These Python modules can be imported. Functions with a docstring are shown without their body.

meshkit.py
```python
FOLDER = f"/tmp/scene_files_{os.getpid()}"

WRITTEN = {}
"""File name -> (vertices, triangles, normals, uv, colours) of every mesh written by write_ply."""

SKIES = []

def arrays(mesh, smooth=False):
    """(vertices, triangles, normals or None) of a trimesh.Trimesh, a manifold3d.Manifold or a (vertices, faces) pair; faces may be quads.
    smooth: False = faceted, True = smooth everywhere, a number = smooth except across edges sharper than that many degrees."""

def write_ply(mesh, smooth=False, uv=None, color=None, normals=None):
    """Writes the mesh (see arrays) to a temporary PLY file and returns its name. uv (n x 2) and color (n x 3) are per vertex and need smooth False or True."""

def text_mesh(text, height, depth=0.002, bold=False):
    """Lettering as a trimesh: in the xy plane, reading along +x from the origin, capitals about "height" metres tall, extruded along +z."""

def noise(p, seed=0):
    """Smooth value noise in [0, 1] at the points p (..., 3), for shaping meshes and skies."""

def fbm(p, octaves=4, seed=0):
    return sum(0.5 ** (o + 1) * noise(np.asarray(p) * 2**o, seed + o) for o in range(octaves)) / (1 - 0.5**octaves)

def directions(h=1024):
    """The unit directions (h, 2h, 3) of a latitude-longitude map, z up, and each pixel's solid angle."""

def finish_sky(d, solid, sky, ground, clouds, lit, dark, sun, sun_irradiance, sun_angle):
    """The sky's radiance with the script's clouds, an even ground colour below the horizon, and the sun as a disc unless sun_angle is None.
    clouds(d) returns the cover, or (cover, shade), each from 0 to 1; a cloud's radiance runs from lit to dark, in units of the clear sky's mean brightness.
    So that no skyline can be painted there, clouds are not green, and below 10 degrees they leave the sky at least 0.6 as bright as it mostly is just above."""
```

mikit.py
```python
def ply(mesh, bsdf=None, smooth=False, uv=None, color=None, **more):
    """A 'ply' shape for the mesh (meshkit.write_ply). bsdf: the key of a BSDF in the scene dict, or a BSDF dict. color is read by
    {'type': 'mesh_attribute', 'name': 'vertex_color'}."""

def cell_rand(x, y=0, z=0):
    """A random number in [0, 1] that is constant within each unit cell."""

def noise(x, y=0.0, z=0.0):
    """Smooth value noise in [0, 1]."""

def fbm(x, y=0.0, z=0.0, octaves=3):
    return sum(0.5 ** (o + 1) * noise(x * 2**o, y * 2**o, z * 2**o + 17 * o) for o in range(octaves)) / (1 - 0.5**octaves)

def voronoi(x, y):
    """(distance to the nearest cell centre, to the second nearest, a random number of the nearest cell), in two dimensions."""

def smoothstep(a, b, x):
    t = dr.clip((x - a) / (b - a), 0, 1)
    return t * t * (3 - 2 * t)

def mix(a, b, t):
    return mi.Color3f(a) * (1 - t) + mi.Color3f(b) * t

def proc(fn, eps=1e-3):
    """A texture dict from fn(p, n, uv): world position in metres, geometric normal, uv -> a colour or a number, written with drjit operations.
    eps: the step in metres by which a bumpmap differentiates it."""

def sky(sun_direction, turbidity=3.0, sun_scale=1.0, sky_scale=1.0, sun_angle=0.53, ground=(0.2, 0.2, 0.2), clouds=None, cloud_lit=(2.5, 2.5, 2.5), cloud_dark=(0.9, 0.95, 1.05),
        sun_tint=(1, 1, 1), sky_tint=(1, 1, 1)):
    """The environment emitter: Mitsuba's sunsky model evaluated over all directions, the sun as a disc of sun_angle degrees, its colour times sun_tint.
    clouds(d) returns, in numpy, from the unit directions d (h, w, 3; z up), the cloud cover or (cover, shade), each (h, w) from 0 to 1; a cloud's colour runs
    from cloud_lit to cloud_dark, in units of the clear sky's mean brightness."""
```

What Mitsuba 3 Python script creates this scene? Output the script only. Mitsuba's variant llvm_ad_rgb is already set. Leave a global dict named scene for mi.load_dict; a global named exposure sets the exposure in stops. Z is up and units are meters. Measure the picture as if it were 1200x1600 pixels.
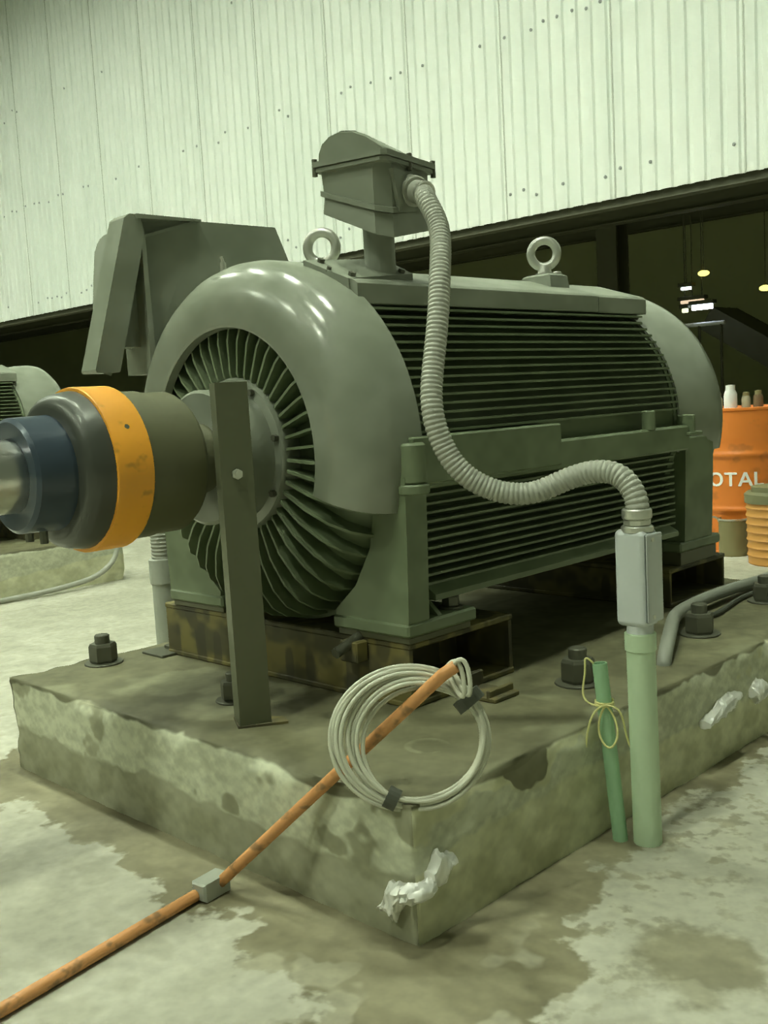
import math, random
import numpy as np, trimesh, manifold3d
import mitsuba as mi, drjit as dr
import mikit, meshkit
from mikit import proc, noise, fbm, smoothstep, mix
from shapely.geometry import Polygon
random.seed(7); rng = np.random.default_rng(7)
T = mi.ScalarTransform4f
scene, labels = {'type': 'scene'}, {}

# ------------------------------------------------------------------ camera, light, exposure
exposure = 0.64
F, YAW, PITCH, ROLL = 1610.19, math.radians(134.644), math.radians(-6.274), math.radians(-3.178)
CAM = np.array([1.304, -1.350, 1.05])
_f = np.array([math.cos(PITCH)*math.cos(YAW), math.cos(PITCH)*math.sin(YAW), math.sin(PITCH)])
_r = np.cross(_f, [0, 0, 1]); _r /= np.linalg.norm(_r); _u = np.cross(_r, _f)
_up = -math.sin(ROLL)*_r + math.cos(ROLL)*_u
scene['camera'] = {'type': 'perspective', 'fov': math.degrees(2*math.atan(600/F)), 'fov_axis': 'x', 'near_clip': 0.05, 'far_clip': 200.0,
    'to_world': T().look_at(origin=CAM.tolist(), target=(CAM+_f).tolist(), up=_up.tolist())}
LAMP_COLOUR = (0.90, 1.0, 0.77)
LAMP_POWER = 215.0
LAMPS = [(x, .9, 8.0) for x in (-18.0, -15.0, -12.0, -9.0, -6.0, -3.0, 0.0)]+[(-.1, -2.6, 8.0), (-.3, -6.2, 8.0), (-4.2, -6.2, 8.0), (-8.0, -6.2, 8.0)]  # unseen lamps, some of them added to brighten the wall and motor front
AMBIENT = (0.078, 0.094, 0.058)
scene['hall_air'] = {'type': 'constant', 'radiance': {'type': 'rgb', 'value': list(AMBIENT)}}

# ------------------------------------------------------------------ naming helpers
_used = {}
def number(name):
    n = _used.get(name, 0); _used[name] = n+1
    return name if n == 0 else f'{name}_{n:03d}'
def thing(name, label, cat, group=None):
    k = number(name); labels[k] = {'label': label, 'category': cat}
    if group: labels[k]['group'] = group
    return k
def part(parent, name, mesh, mat, smooth=35, label=None, kind=None, **more):
    k = number(parent+'__'+name)
    scene[k] = mikit.ply(mesh, mat, smooth=smooth, **more)
    if label or kind:
        labels[k] = {}
        if label: labels[k]['label'] = label
        if kind: labels[k]['kind'] = kind
    return k
def single(name, mesh, mat, label, cat, group=None, smooth=35, **more):
    k = thing(name, label, cat, group); scene[k] = mikit.ply(mesh, mat, smooth=smooth, **more); return k
def struct(name, mesh=None, mat=None, smooth=False, **more):
    labels[name] = {'kind': 'structure'}
    if mesh is not None: scene[name] = mikit.ply(mesh, mat, smooth=smooth, **more)
    return name

# ------------------------------------------------------------------ mesh helpers
cat = trimesh.util.concatenate
def V(*a): return np.array(a, float)
def unit(v): v = np.asarray(v, float); return v/np.linalg.norm(v)
def box(x0, x1, y0, y1, z0, z1, b=0.004):
    c = V((x0+x1)/2, (y0+y1)/2, (z0+z1)/2); h = V(x1-x0, y1-y0, z1-z0)/2
    b = min(b, h.min()*.45); pts = []
    for s in np.ndindex(2, 2, 2):
        s = np.array(s)*2-1
        for k in range(3):
            q = s*(h-b); q[k] = s[k]*h[k]; pts.append(q)
    m = trimesh.PointCloud(np.array(pts)+c).convex_hull
    return m
def hull(pts): return trimesh.PointCloud(np.array(pts, float)).convex_hull
def prism(poly, axis, a, b):
    """polygon in the two other axes (cyclic: x->(y,z), y->(x,z), z->(x,y)), extruded along axis from a to b"""
    m = trimesh.creation.extrude_polygon(Polygon(poly), b-a, engine='earcut'); v = m.vertices.copy()
    o = np.zeros_like(v)
    if axis == 'x': o[:, 1], o[:, 2], o[:, 0] = v[:, 0], v[:, 1], v[:, 2]+a
    if axis == 'y': o[:, 0], o[:, 2], o[:, 1] = v[:, 0], v[:, 1], v[:, 2]+a
    if axis == 'z': o[:, 0], o[:, 1], o[:, 2] = v[:, 0], v[:, 1], v[:, 2]+a
    m = trimesh.Trimesh(o, m.faces, process=False); m.fix_normals(); return m
def cyl(p0, p1, r, n=24, r1=None, bev=0.0):
    p0, p1 = V(*p0), V(*p1); L = np.linalg.norm(p1-p0); r1 = r if r1 is None else r1
    prof = [(0, 0), (max(r-bev, 1e-4), 0), (r, bev), (r1, L-bev), (max(r1-bev, 1e-4), L), (0, L)] if bev else [(0, 0), (r, 0), (r1, L), (0, L)]
    m = trimesh.creation.revolve(np.array(prof), sections=n)
    m.apply_transform(trimesh.geometry.align_vectors([0, 0, 1], unit(p1-p0))); m.apply_translation(p0); return m
def hexprism(p0, h, r, turn=0.0):
    a = np.arange(6)*math.pi/3+turn; pts = []
    for z, k in ((0, .93), (.12*h, 1), (.85*h, 1), (h, .9)):
        pts += [(p0[0]+r*k*math.cos(t), p0[1]+r*k*math.sin(t), p0[2]+z) for t in a]
    return hull(pts)
def frames(P):
    P = np.asarray(P, float); t = np.gradient(P, axis=0); t /= np.linalg.norm(t, axis=1, keepdims=True)
    n = np.cross(t[0], [0.31, 0.17, 0.93]); n /= np.linalg.norm(n); N = []
    for k in t:
        n = n-k*(n@k); n /= np.linalg.norm(n); N.append(n)
    N = np.array(N); return N, np.cross(t, N)
def tube(P, r, n=12, cap=True):
    P = np.asarray(P, float); N, B = frames(P); r = np.broadcast_to(r, len(P))
    a = np.linspace(0, 2*np.pi, n, endpoint=False)
    v = (P[:, None]+r[:, None, None]*(N[:, None]*np.cos(a)[None, :, None]+B[:, None]*np.sin(a)[None, :, None])).reshape(-1, 3)
    i, j = np.meshgrid(np.arange(len(P)-1), np.arange(n), indexing='ij'); k = (j+1) % n
    f = np.concatenate([np.stack([i*n+j, i*n+k, (i+1)*n+k], -1).reshape(-1, 3), np.stack([i*n+j, (i+1)*n+k, (i+1)*n+j], -1).reshape(-1, 3)])
    if cap:
        m = len(v); v = np.vstack([v, P[0], P[-1]]); q = np.arange(n)
        f = np.vstack([f, np.stack([(q+1) % n, q, np.full(n, m)], -1), np.stack([(len(P)-1)*n+q, (len(P)-1)*n+(q+1) % n, np.full(n, m+1)], -1)])
    return trimesh.Trimesh(v, f, process=False)
def spline(pts, n):
    from scipy.interpolate import CubicSpline
    pts = np.asarray(pts, float); s = np.r_[0, np.cumsum(np.linalg.norm(np.diff(pts, axis=0), axis=1)**.5)]
    c = CubicSpline(s, pts); P = c(np.linspace(0, s[-1], 2000))
    d = np.r_[0, np.cumsum(np.linalg.norm(np.diff(P, axis=0), axis=1))]
    return np.stack([np.interp(np.linspace(0, d[-1], n), d, P[:, k]) for k in range(3)], 1), d[-1]
XA, ZA = -.91, .922                                   # the motor's axis, along y
def lathe(profile, n=96, a0=0.0, a1=2*math.pi, closed=False):
    """profile of (y, r) turned about the motor's axis"""
    pr = np.array(profile, float)
    if closed: pr = np.vstack([pr, pr[:1]])
    full = abs(a1-a0-2*math.pi) < 1e-6
    a = np.linspace(a0, a1, n+1); m = len(pr)
    v = np.stack([XA+pr[None, :, 1]*np.cos(a)[:, None], np.broadcast_to(pr[None, :, 0], (n+1, m)), ZA+pr[None, :, 1]*np.sin(a)[:, None]], -1).reshape(-1, 3)
    i, j = np.meshgrid(np.arange(n), np.arange(m-1), indexing='ij')
    f = np.concatenate([np.stack([i*m+j, i*m+j+1, (i+1)*m+j+1], -1).reshape(-1, 3), np.stack([i*m+j, (i+1)*m+j+1, (i+1)*m+j], -1).reshape(-1, 3)])
    parts = [trimesh.Trimesh(v, f, process=False)]
    if closed and not full:
        for t in (a0, a1):
            tri = trimesh.creation.triangulate_polygon(Polygon(pr[:-1]), engine='earcut')
            q = tri[0]; parts.append(trimesh.Trimesh(np.stack([XA+q[:, 1]*math.cos(t), q[:, 0], ZA+q[:, 1]*math.sin(t)], 1), tri[1], process=False))
    m = cat(parts); m.merge_vertices(); m.update_faces(m.nondegenerate_faces()); m.fix_normals(); return m
def mirror(m):
    m = m.copy(); m.vertices[:, 0] = 2*XA-m.vertices[:, 0]; m.faces = m.faces[:, ::-1]; return m
def bezel(poly, r=0.01, n=5):
    return list(Polygon(poly).buffer(-r).buffer(r, quad_segs=n).exterior.coords)[:-1]

# ------------------------------------------------------------------ materials
def mat(key, base, rough=.5, metallic=0., **k):
    b = base if isinstance(base, dict) else {'type': 'rgb', 'value': list(base)}
    rr = rough if isinstance(rough, dict) else float(rough)
    scene[key] = {'type': 'twosided', 'bsdf': {'type': 'principled', 'base_color': b, 'roughness': rr, 'metallic': float(metallic), **k}}
def f_paint(p, n, uv):
    d = fbm(p.x*7, p.y*7, p.z*7)
    return mix((.172, .190, .146), (.214, .232, .186), smoothstep(.3, .7, d))
mat('grey_paint', proc(f_paint), .22, specular=.6, clearcoat=.5, clearcoat_gloss=.93)
mat('grey_paint_dull', proc(f_paint), .5)
def f_shaded_frame(p, n, uv):
    return mix((.11, .14, .078), (.15, .185, .11), smoothstep(.3, .7, fbm(p.x*9, p.y*9, p.z*9)))
mat('shaded_frame_paint', proc(f_shaded_frame), .45)  # motor grey darkened, putting shade of fins, feet and lower frame into the colour
mat('olive_steel', (.092, .094, .052), .45, 0.0)
mat('dark_steel', (.055, .060, .050), .30, .2)
mat('blue_steel', (.038, .055, .075), .25, .2)
mat('bright_steel', (.62, .62, .58), .25, 1.0)
mat('zinc', (.60, .61, .54), .35, .85)
mat('bolt_steel', (.095, .098, .07), .45, .3)
def f_orange(p, n, uv):
    g = smoothstep(.62, .8, fbm(p.x*30, p.y*30, p.z*30))
    return mix((.78, .34, .035), (.40, .17, .03), g*.6)
mat('orange_band_paint', proc(f_orange), .45)
def f_rust(p, n, uv):
    a = smoothstep(.35, .65, fbm(p.x*11, p.y*11, p.z*14)); b = smoothstep(.45, .6, noise(p.x*24, p.y*24, p.z*9+5))
    return mix(mix((.075, .07, .035), (.17, .145, .05), a), (.045, .042, .028), b*.7)
mat('rusty_steel', proc(f_rust), .65)
mat('post_steel', (.10, .108, .065), .42, .25)
mat('hose_grey', (.31, .32, .27), .5)
mat('box_grey', (.50, .53, .53), .5)
mat('pvc_green', (.46, .58, .40), .42)
mat('pvc_stub_green', (.27, .45, .27), .4)
mat('pvc_grey', (.34, .36, .31), .5)
mat('string_yellow', (.64, .61, .28), .8)
mat('cable_grey', (.46, .46, .37), .45)
mat('tie_dark', (.05, .055, .04), .5)
def f_pipe(p, n, uv):
    s = smoothstep(.55, .75, fbm(p.x*40, p.y*40, p.z*40))
    return mix((.50, .235, .085), (.27, .145, .06), s)
mat('orange_pipe_paint', proc(f_pipe), .5)
mat('foil', (.80, .80, .76), .33, .2)
mat('black_hose', (.21, .22, .185), .5)
def f_concrete_floor(p, n, uv):
    fine = fbm(p.x*9, p.y*9, p.z); mid = fbm(p.x*2.3+4, p.y*2.3, 1.0); gr = fbm(p.x*45, p.y*45, 2.0)
    dx = dr.maximum(dr.maximum(-1.65-p.x, p.x), 0.0); dy = dr.maximum(dr.maximum(-p.y, p.y-2.42), 0.0)
    d = dr.sqrt(dx*dx+dy*dy)
    right = dr.select(p.x > 0, smoothstep(.15, .55, p.y), 0.0)
    cx, cy = p.x-.17, p.y+.12
    w = .165+.24*dr.exp(-(cx*cx+cy*cy)/.085)-.085*right
    edge = d-w+(fine-.5)*.22+(gr-.5)*.06
    damp = 1-smoothstep(-.012, .018, edge)
    for bx, by, br in ((.45, .27, .10), (.62, .62, .12), (.30, -.40, .09), (-.16, -.62, .045), (.5, 1.3, .1)):
        e = dr.sqrt(dr.square(p.x-bx)+dr.square(p.y-by))-br+(fine-.5)*.18+(gr-.5)*.05
        damp = dr.maximum(damp, (1-smoothstep(-.02, .05, e))*.8)
    flake = smoothstep(.52, .75, fbm(p.x*30+3, p.y*30, 4.0, 4))*smoothstep(-.1, .05, p.x)*(1-smoothstep(.2, .6, d))
    dry = mix((.275, .27, .212), (.385, .378, .312), smoothstep(.3, .7, mid*.6+fine*.4))
    dry = mix(dry, (.24, .235, .175), smoothstep(.6, .74, fine)*.5)
    wet = mix((.128, .116, .066), (.19, .175, .108), smoothstep(.3, .7, fbm(p.x*6, p.y*14, 3.0)))
    c = mix(dry, wet, damp)
    c = mix(c, wet, flake*.7)
    pale = smoothstep(.6, .7, fbm(p.x*11+9, p.y*11, 7.0))*damp*smoothstep(.06, .2, d)
    c = mix(c, (.36, .35, .27), pale*.4)
    return c*(.86+.28*gr)
mat('floor_concrete', proc(f_concrete_floor), .7)
def f_plinth(p, n, uv):
    fine = fbm(p.x*14, p.y*14, p.z*14); mid = fbm(p.x*4+2, p.y*4, p.z*6); gr = fbm(p.x*50, p.y*50, p.z*50)
    top = smoothstep(.264, .273, p.z+(noise(p.x*40, p.y*40, 3.0)-.5)*.008)
    low = mix((.27, .27, .175), (.35, .35, .245), smoothstep(.3, .7, fine))
    smear = mix((.40, .41, .30), (.47, .48, .36), smoothstep(.35, .65, gr*.5+fine*.5))
    lim = .13+.07*(noise(p.x*3.1, p.y*3.1, 2.0)-.3)+.05*(fine-.5)
    up = smoothstep(lim-.008, lim+.008, p.z)*smoothstep(.36, .42, noise(p.x*5+7, p.y*2.5, p.z*7)*.55+fine*.45)
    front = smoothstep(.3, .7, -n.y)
    low = low*mix((1.6,)*3, (.85,)*3, front)  # faces other than the front painted lighter to make up missing light
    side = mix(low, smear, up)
    dark = mix((.085, .082, .043), (.125, .12, .066), smoothstep(.3, .7, mid*.6+fine*.4))
    spill = smoothstep(.268, .276, p.z+(noise(p.x*9, p.y*9, 5.0)-.42)*.05)
    e = dr.sqrt(dr.square((p.y-.37)/.075)+dr.square((p.z-.262)/.055))-1+(fine-.5)*1.1
    side = mix(side, dark, dr.maximum(spill*.9, dr.select(p.x > -.05, 1-smoothstep(-.05, .05, e), 0.0)*.85))
    worn = smoothstep(.60, .72, fbm(p.x*5+11, p.y*5, 6.0))
    rg = dr.abs(dr.sqrt(dr.square(p.x+.207)+dr.square(p.y-.274))-.043)
    worn = dr.maximum(worn, (1-smoothstep(.004, .011, rg))*smoothstep(.3, .5, fine))
    topc = mix(dark, (.175, .175, .105), worn*.7)
    return mix(side, topc, top)*(.88+.24*gr)
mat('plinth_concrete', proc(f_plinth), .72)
def f_wall(p, n, uv):
    a = fbm(p.x*.7, p.y, p.z*.35); b = fbm(p.x*6, 1.0, p.z*.8)
    return mix((.74, .785, .74), (.82, .855, .815), smoothstep(.3, .7, a*.5+b*.5))
mat('white_cladding', proc(f_wall), .45)
mat('cladding_lap', (.50, .53, .48), .5)
mat('screw_dark', (.30, .32, .32), .5)
mat('hall_dark', (.40, .42, .24), .8)
mat('beam_olive', (.075, .078, .048), .6)
mat('structure_dark', (.07, .072, .042), .6)
def f_drum(p, n, uv):
    s = smoothstep(.6, .8, fbm(p.x*14, p.y*14, p.z*14))
    return mix((.66, .19, .03), (.42, .13, .03), s*.7)
mat('drum_orange', proc(f_drum), .42)
mat('letter_white', (.80, .80, .76), .6)
mat('pail_orange', (.50, .24, .06), .5)
mat('pail_lid', (.15, .15, .08), .5)
mat('can_olive', (.22, .20, .10), .5, .2)
mat('white_plastic', (.78, .80, .80), .4)
mat('jar_grey', (.34, .34, .25), .4)
mat('rag_brown', (.16, .11, .06), .8)
mat('lamp_housing', (.35, .36, .34), .4, .6)

# ------------------------------------------------------------------ the setting
g = np.array([[-45, -14, 0], [12, -14, 0], [12, 19, 0], [-45, 19, 0]], float)
struct('floor', (np.vstack([g, g-[0, 0, .2]]), np.array([[0, 1, 2], [0, 2, 3], [4, 6, 5], [4, 7, 6], [0, 4, 5], [0, 5, 1], [1, 5, 6], [1, 6, 2], [2, 6, 7], [2, 7, 3], [3, 7, 4], [3, 4, 0]])), 'floor_concrete')
WY, WZ0, WZ1, SHEET, RIBS = 7.0, 2.725, 11.5, 1.22, 8
struct('wall_back')
def sheet_mesh():
    p = SHEET/RIBS; top = []
    for k in range(RIBS):
        x = k*p; top += [(x, 0), (x+p*.60, 0), (x+p*.68, .022), (x+p*.90, .022), (x+p*.98, 0)]
    top += [(SHEET+.04, 0)]
    bot = [(x, y+.004) for x, y in reversed(top)]
    m = prism(top+bot, 'z', WZ0, WZ1); m.vertices[:, 1] += WY; return m
_sheet = mikit.ply(sheet_mesh(), 'white_cladding', smooth=False)
NS = 34; X0 = -1.35+SHEET*4
lapm = mikit.ply(box(-.012, .004, WY-.006, WY+.003, WZ0-.004, WZ1, .002), 'cladding_lap', smooth=False)
sc = mikit.ply(cat([cyl((0, 0, 0), (0, -.008, 0), .016, 8), cyl((0, -.008, 0), (0, -.014, 0), .010, 6)]), 'screw_dark', smooth=False)
nscrew = 0
for i in range(NS):
    x = X0-SHEET*(i+1)
    k = number('wall_back__sheet'); scene[k] = {**_sheet, 'to_world': T().translate([x, 0, 0])}
    kl = k+'__lap_joint'; scene[kl] = {**lapm, 'to_world': T().translate([x, 0, 0])}
    if i > 16: continue
    for row in (2.95, 4.45, 5.95):
        for r in range(RIBS):
            if rng.random() < (.42 if row < 5 else .15) and nscrew < 290:
                nscrew += 1
                ks = number(k+'__screw')
                scene[ks] = {**sc, 'to_world': T().translate([x+SHEET/RIBS*(r+.3+.1*rng.random()), WY, row+.03*rng.normal()])}
struct('wall_hall_back', box(-45, 8, 18.0, 18.2, 0, 4.6), 'hall_dark')
struct('wall_hall_right', box(4.0, 4.2, 7.2, 18, 0, 4.6), 'hall_dark')
struct('wall_hall_left', box(-44.2, -44, 7.2, 18, 0, 4.6), 'hall_dark')
struct('ceiling_hall', box(-45, 8, 7.15, 18.2, 4.6, 4.7), 'hall_dark')
single('edge_beam', prism([(7.06, 2.66), (7.20, 2.66), (7.20, 2.675), (7.075, 2.675), (7.075, 2.84), (7.06, 2.84)], 'x', -44, 3.9), 'beam_olive',
       'dark olive steel beam running along the bottom edge of the white corrugated wall', 'beam', smooth=False)

# ------------------------------------------------------------------ high bay lamps (overhead, above the picture, some added for brightness)
for (x, y, z) in LAMPS:
    k = thing('unseen_high_bay_lamp', 'unseen round high bay lamp over the machine hall, in a set partly added for brightness', 'lamp', 'high bay lamps overhead')
    h = trimesh.creation.revolve(np.array([(.30, 0), (.31, .0), (.29, .10), (.12, .30), (.10, .45), (0, .45), (0, .44), (.09, .44), (.11, .30), (.28, .09), (.30, 0)]), sections=32)
    h.apply_translation((x, y, z)); part(k, 'reflector', h, 'lamp_housing')
    part(k, 'rod', cyl((x, y, z+.44), (x, y, z+2.2), .012, 8), 'lamp_housing')
    d = trimesh.creation.cylinder(.26, .02, sections=32); d.apply_translation((x, y, z+.04))
    part(k, 'lens', d, 'lamp_housing', smooth=False, emitter={'type': 'area', 'radiance': {'type': 'rgb', 'value': [LAMP_POWER*c for c in LAMP_COLOUR]}})

# ------------------------------------------------------------------ concrete plinths
def plinth_mesh(L, W, Hh, step=.0115, seed=0):
    m = trimesh.creation.box((W, L, Hh)); m.apply_translation((-W/2, L/2, Hh/2))
    def grid(nu, nv, o, eu, ev):
        u, v = np.meshgrid(np.linspace(0, 1, nu+1), np.linspace(0, 1, nv+1), indexing='ij')
        P = o+u[..., None]*eu+v[..., None]*ev; i, j = np.meshgrid(np.arange(nu), np.arange(nv), indexing='ij'); s = nv+1
        q = np.stack([i*s+j, (i+1)*s+j, (i+1)*s+j+1, i*s+j+1], -1).reshape(-1, 4)
        return trimesh.Trimesh(P.reshape(-1, 3), np.vstack([q[:, [0, 1, 2]], q[:, [0, 2, 3]]]), process=False)
    nx, ny, nz = int(W/step), int(L/step), int(Hh/step)
    X, Y, Z = V(W, 0, 0), V(0, L, 0), V(0, 0, Hh); O = V(-W, 0, 0)
    m = cat([grid(nx, nz, O, X, Z), grid(ny, nz, O+X, Y, Z), grid(nz, nx, O+Y, Z, X), grid(nz, ny, O, Z, Y), grid(nx, ny, O+Z, X, Y)])
    m.merge_vertices(digits_vertex=5); v = m.vertices.copy()
    n1 = meshkit.fbm(v*9, 4, seed)-.5; n2 = meshkit.fbm(v*30, 3, seed+3)-.5
    ex = np.minimum(v[:, 0]+W, -v[:, 0]); ey = np.minimum(v[:, 1], L-v[:, 1]); ez = Hh-v[:, 2]
    out = np.zeros_like(v)
    out[:, 0] = np.where(ex < 1e-6, np.sign(v[:, 0]+W/2), 0); out[:, 1] = np.where(ey < 1e-6, np.sign(v[:, 1]-L/2), 0); out[:, 2] = np.where(ez < 1e-6, 1, 0)
    amp = np.where(ez[:, None] < 1e-6, .002, .010)
    d = out*amp*(n1+.5*n2)[:, None]
    # chipped arrises: near two faces at once the surface falls back
    e = np.sort(np.stack([ex, ey, ez], 1), axis=1)[:, 1]
    chip = np.clip(1-e/.045, 0, 1)**1.5*np.clip(.25+2.6*(meshkit.fbm(v*V(5, 5, 7), 3, seed+9)-.47), 0.10, 1)*.014
    c = V(-W/2, L/2, Hh/2); dirn = np.stack([np.where(ex < .05, np.sign(c[0]-v[:, 0]), 0), np.where(ey < .05, np.sign(c[1]-v[:, 1]), 0), np.where(ez < .05, -1, 0)], 1)
    d += dirn*chip[:, None]*np.where(e < .045, 1, 0)[:, None]
    d[v[:, 2] < 1e-6, 2] = 0
    m.vertices = v+d; m.fix_normals(); return m
PZ = .28
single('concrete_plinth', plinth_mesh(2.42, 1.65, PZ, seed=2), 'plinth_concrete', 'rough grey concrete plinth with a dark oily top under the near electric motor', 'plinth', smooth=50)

def anchor(x, y, lab, z=PZ, s=1.0, group='anchor bolts of the near plinth'):
    k = thing('anchor_bolt', lab, 'bolt', group)
    part(k, 'washer', cyl((x, y, z-.001), (x, y, z+.006*s), .062*s, 32, bev=.002), 'bolt_steel')
    part(k, 'nut', hexprism((x, y, z+.006*s), .062*s, .045*s, rng.random()), 'bolt_steel', smooth=False)
    part(k, 'stud', cyl((x, y, z+.06*s), (x, y, z+.096*s), .024*s, 18, bev=.003), 'bolt_steel')
anchor(-1.545, .258, 'dark hex anchor bolt on a round washer at the far left corner of the plinth', s=.95)
anchor(-.865, .245, 'dark hex anchor bolt half hidden behind the foot of the steel angle post', s=.8)
anchor(-.205, .868, 'dark hex anchor bolt beside the tops of the green pipes')
anchor(-.197, 1.515, 'dark hex anchor bolt behind the grey conduit box, under the bent grey hose')
anchor(-.235, 2.06, 'anchor bolt cut by the right edge of the photo', s=.95)

# ------------------------------------------------------------------ crossbeams
def beam(y0, y1, x0, x1, z0, z1, lab):
    k = thing('steel_crossbeam', lab, 'beam'); t = .016
    part(k, 'top_plate', box(x0, x1, y0, y1, z1-t, z1), 'rusty_steel', False)
    part(k, 'bottom_plate', box(x0, x1, y0, y1, z0, z0+t), 'rusty_steel', False)
    part(k, 'web', box(x0+.004, x1-.004, y0+.002, y0+t, z0+t, z1-t, .001), 'rusty_steel', False)
    part(k, 'web', box(x0+.004, x1-.004, y1-t, y1-.002, z0+t, z1-t, .001), 'rusty_steel', False)
    for x in (x0+.02, (x0+x1)/2, x1-.20):
        part(k, 'stiffener', box(x-.006, x+.006, y0+t, y1-t, z0+t, z1-t, .001), 'rusty_steel', False)
    return k
b1 = beam(.448, .865, -1.475, -.41, PZ, .445, 'rusty hollow steel crossbeam under the front feet of the near motor')
part(b1, 'jacking_lug', box(-.62, -.555, .405, .448, .385, .44), 'rusty_steel', False)
part(b1, 'jacking_screw', cyl((-.585, .36, .418), (-.585, .47, .452), .014, 12), 'bolt_steel')
part(b1, 'corner_lug', cat([box(-.40, -.27, .60, .70, PZ, PZ+.012), box(-.40, -.385, .60, .70, PZ, PZ+.05), box(-.30, -.288, .60, .70, PZ, PZ+.03)]), 'rusty_steel', False)
part(b1, 'packing_plate', box(-1.545, -1.43, .395, .50, PZ-.002, PZ+.008, .002), 'bolt_steel', False)
part(b1, 'packing_plate', box(-1.515, -1.44, .46, .56, PZ+.008, PZ+.020, .002), 'bolt_steel', False)
b2 = beam(1.80, 2.205, -1.47, -.45, PZ, .415, 'rusty steel crossbeam under the rear feet of the near motor')

# ------------------------------------------------------------------ the electric motor
M = thing('electric_motor', 'large grey-green electric motor with horizontal cooling fins on the near concrete plinth', 'motor')
GP = 'grey_paint'
# frame
RF = .487
frame = cat([lathe([(.50, 0), (.50, .445), (1.92, .445), (1.92, 0)], 64),
             box(XA-.40, XA+.40, .52, 1.88, .545, ZA-.02)])
part(M, 'frame', frame, 'shaded_frame_paint')
def fin(z, xout, r=.035):
    poly = Polygon([(XA+.28, .505), (xout, .505), (xout, 1.868), (XA+.28, 1.868)])
    c = Polygon(bezel(list(poly.exterior.coords)[:-1], r, 6)).union(Polygon([(XA+.28, .505), (XA+.34, .505), (XA+.34, 1.868), (XA+.28, 1.868)]))
    m = trimesh.creation.extrude_polygon(c, .0065, engine='earcut'); m.apply_translation((0, 0, z-.003)); return m
zs = [1.281-.0228*i for i in range(15)]
for z in zs:
    m = fin(z, XA+math.sqrt(RF**2-(z-ZA)**2))
    part(M, 'cooling_fin', m, 'shaded_frame_paint', False); part(M, 'cooling_fin', mirror(m), 'shaded_frame_paint', False)
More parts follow.
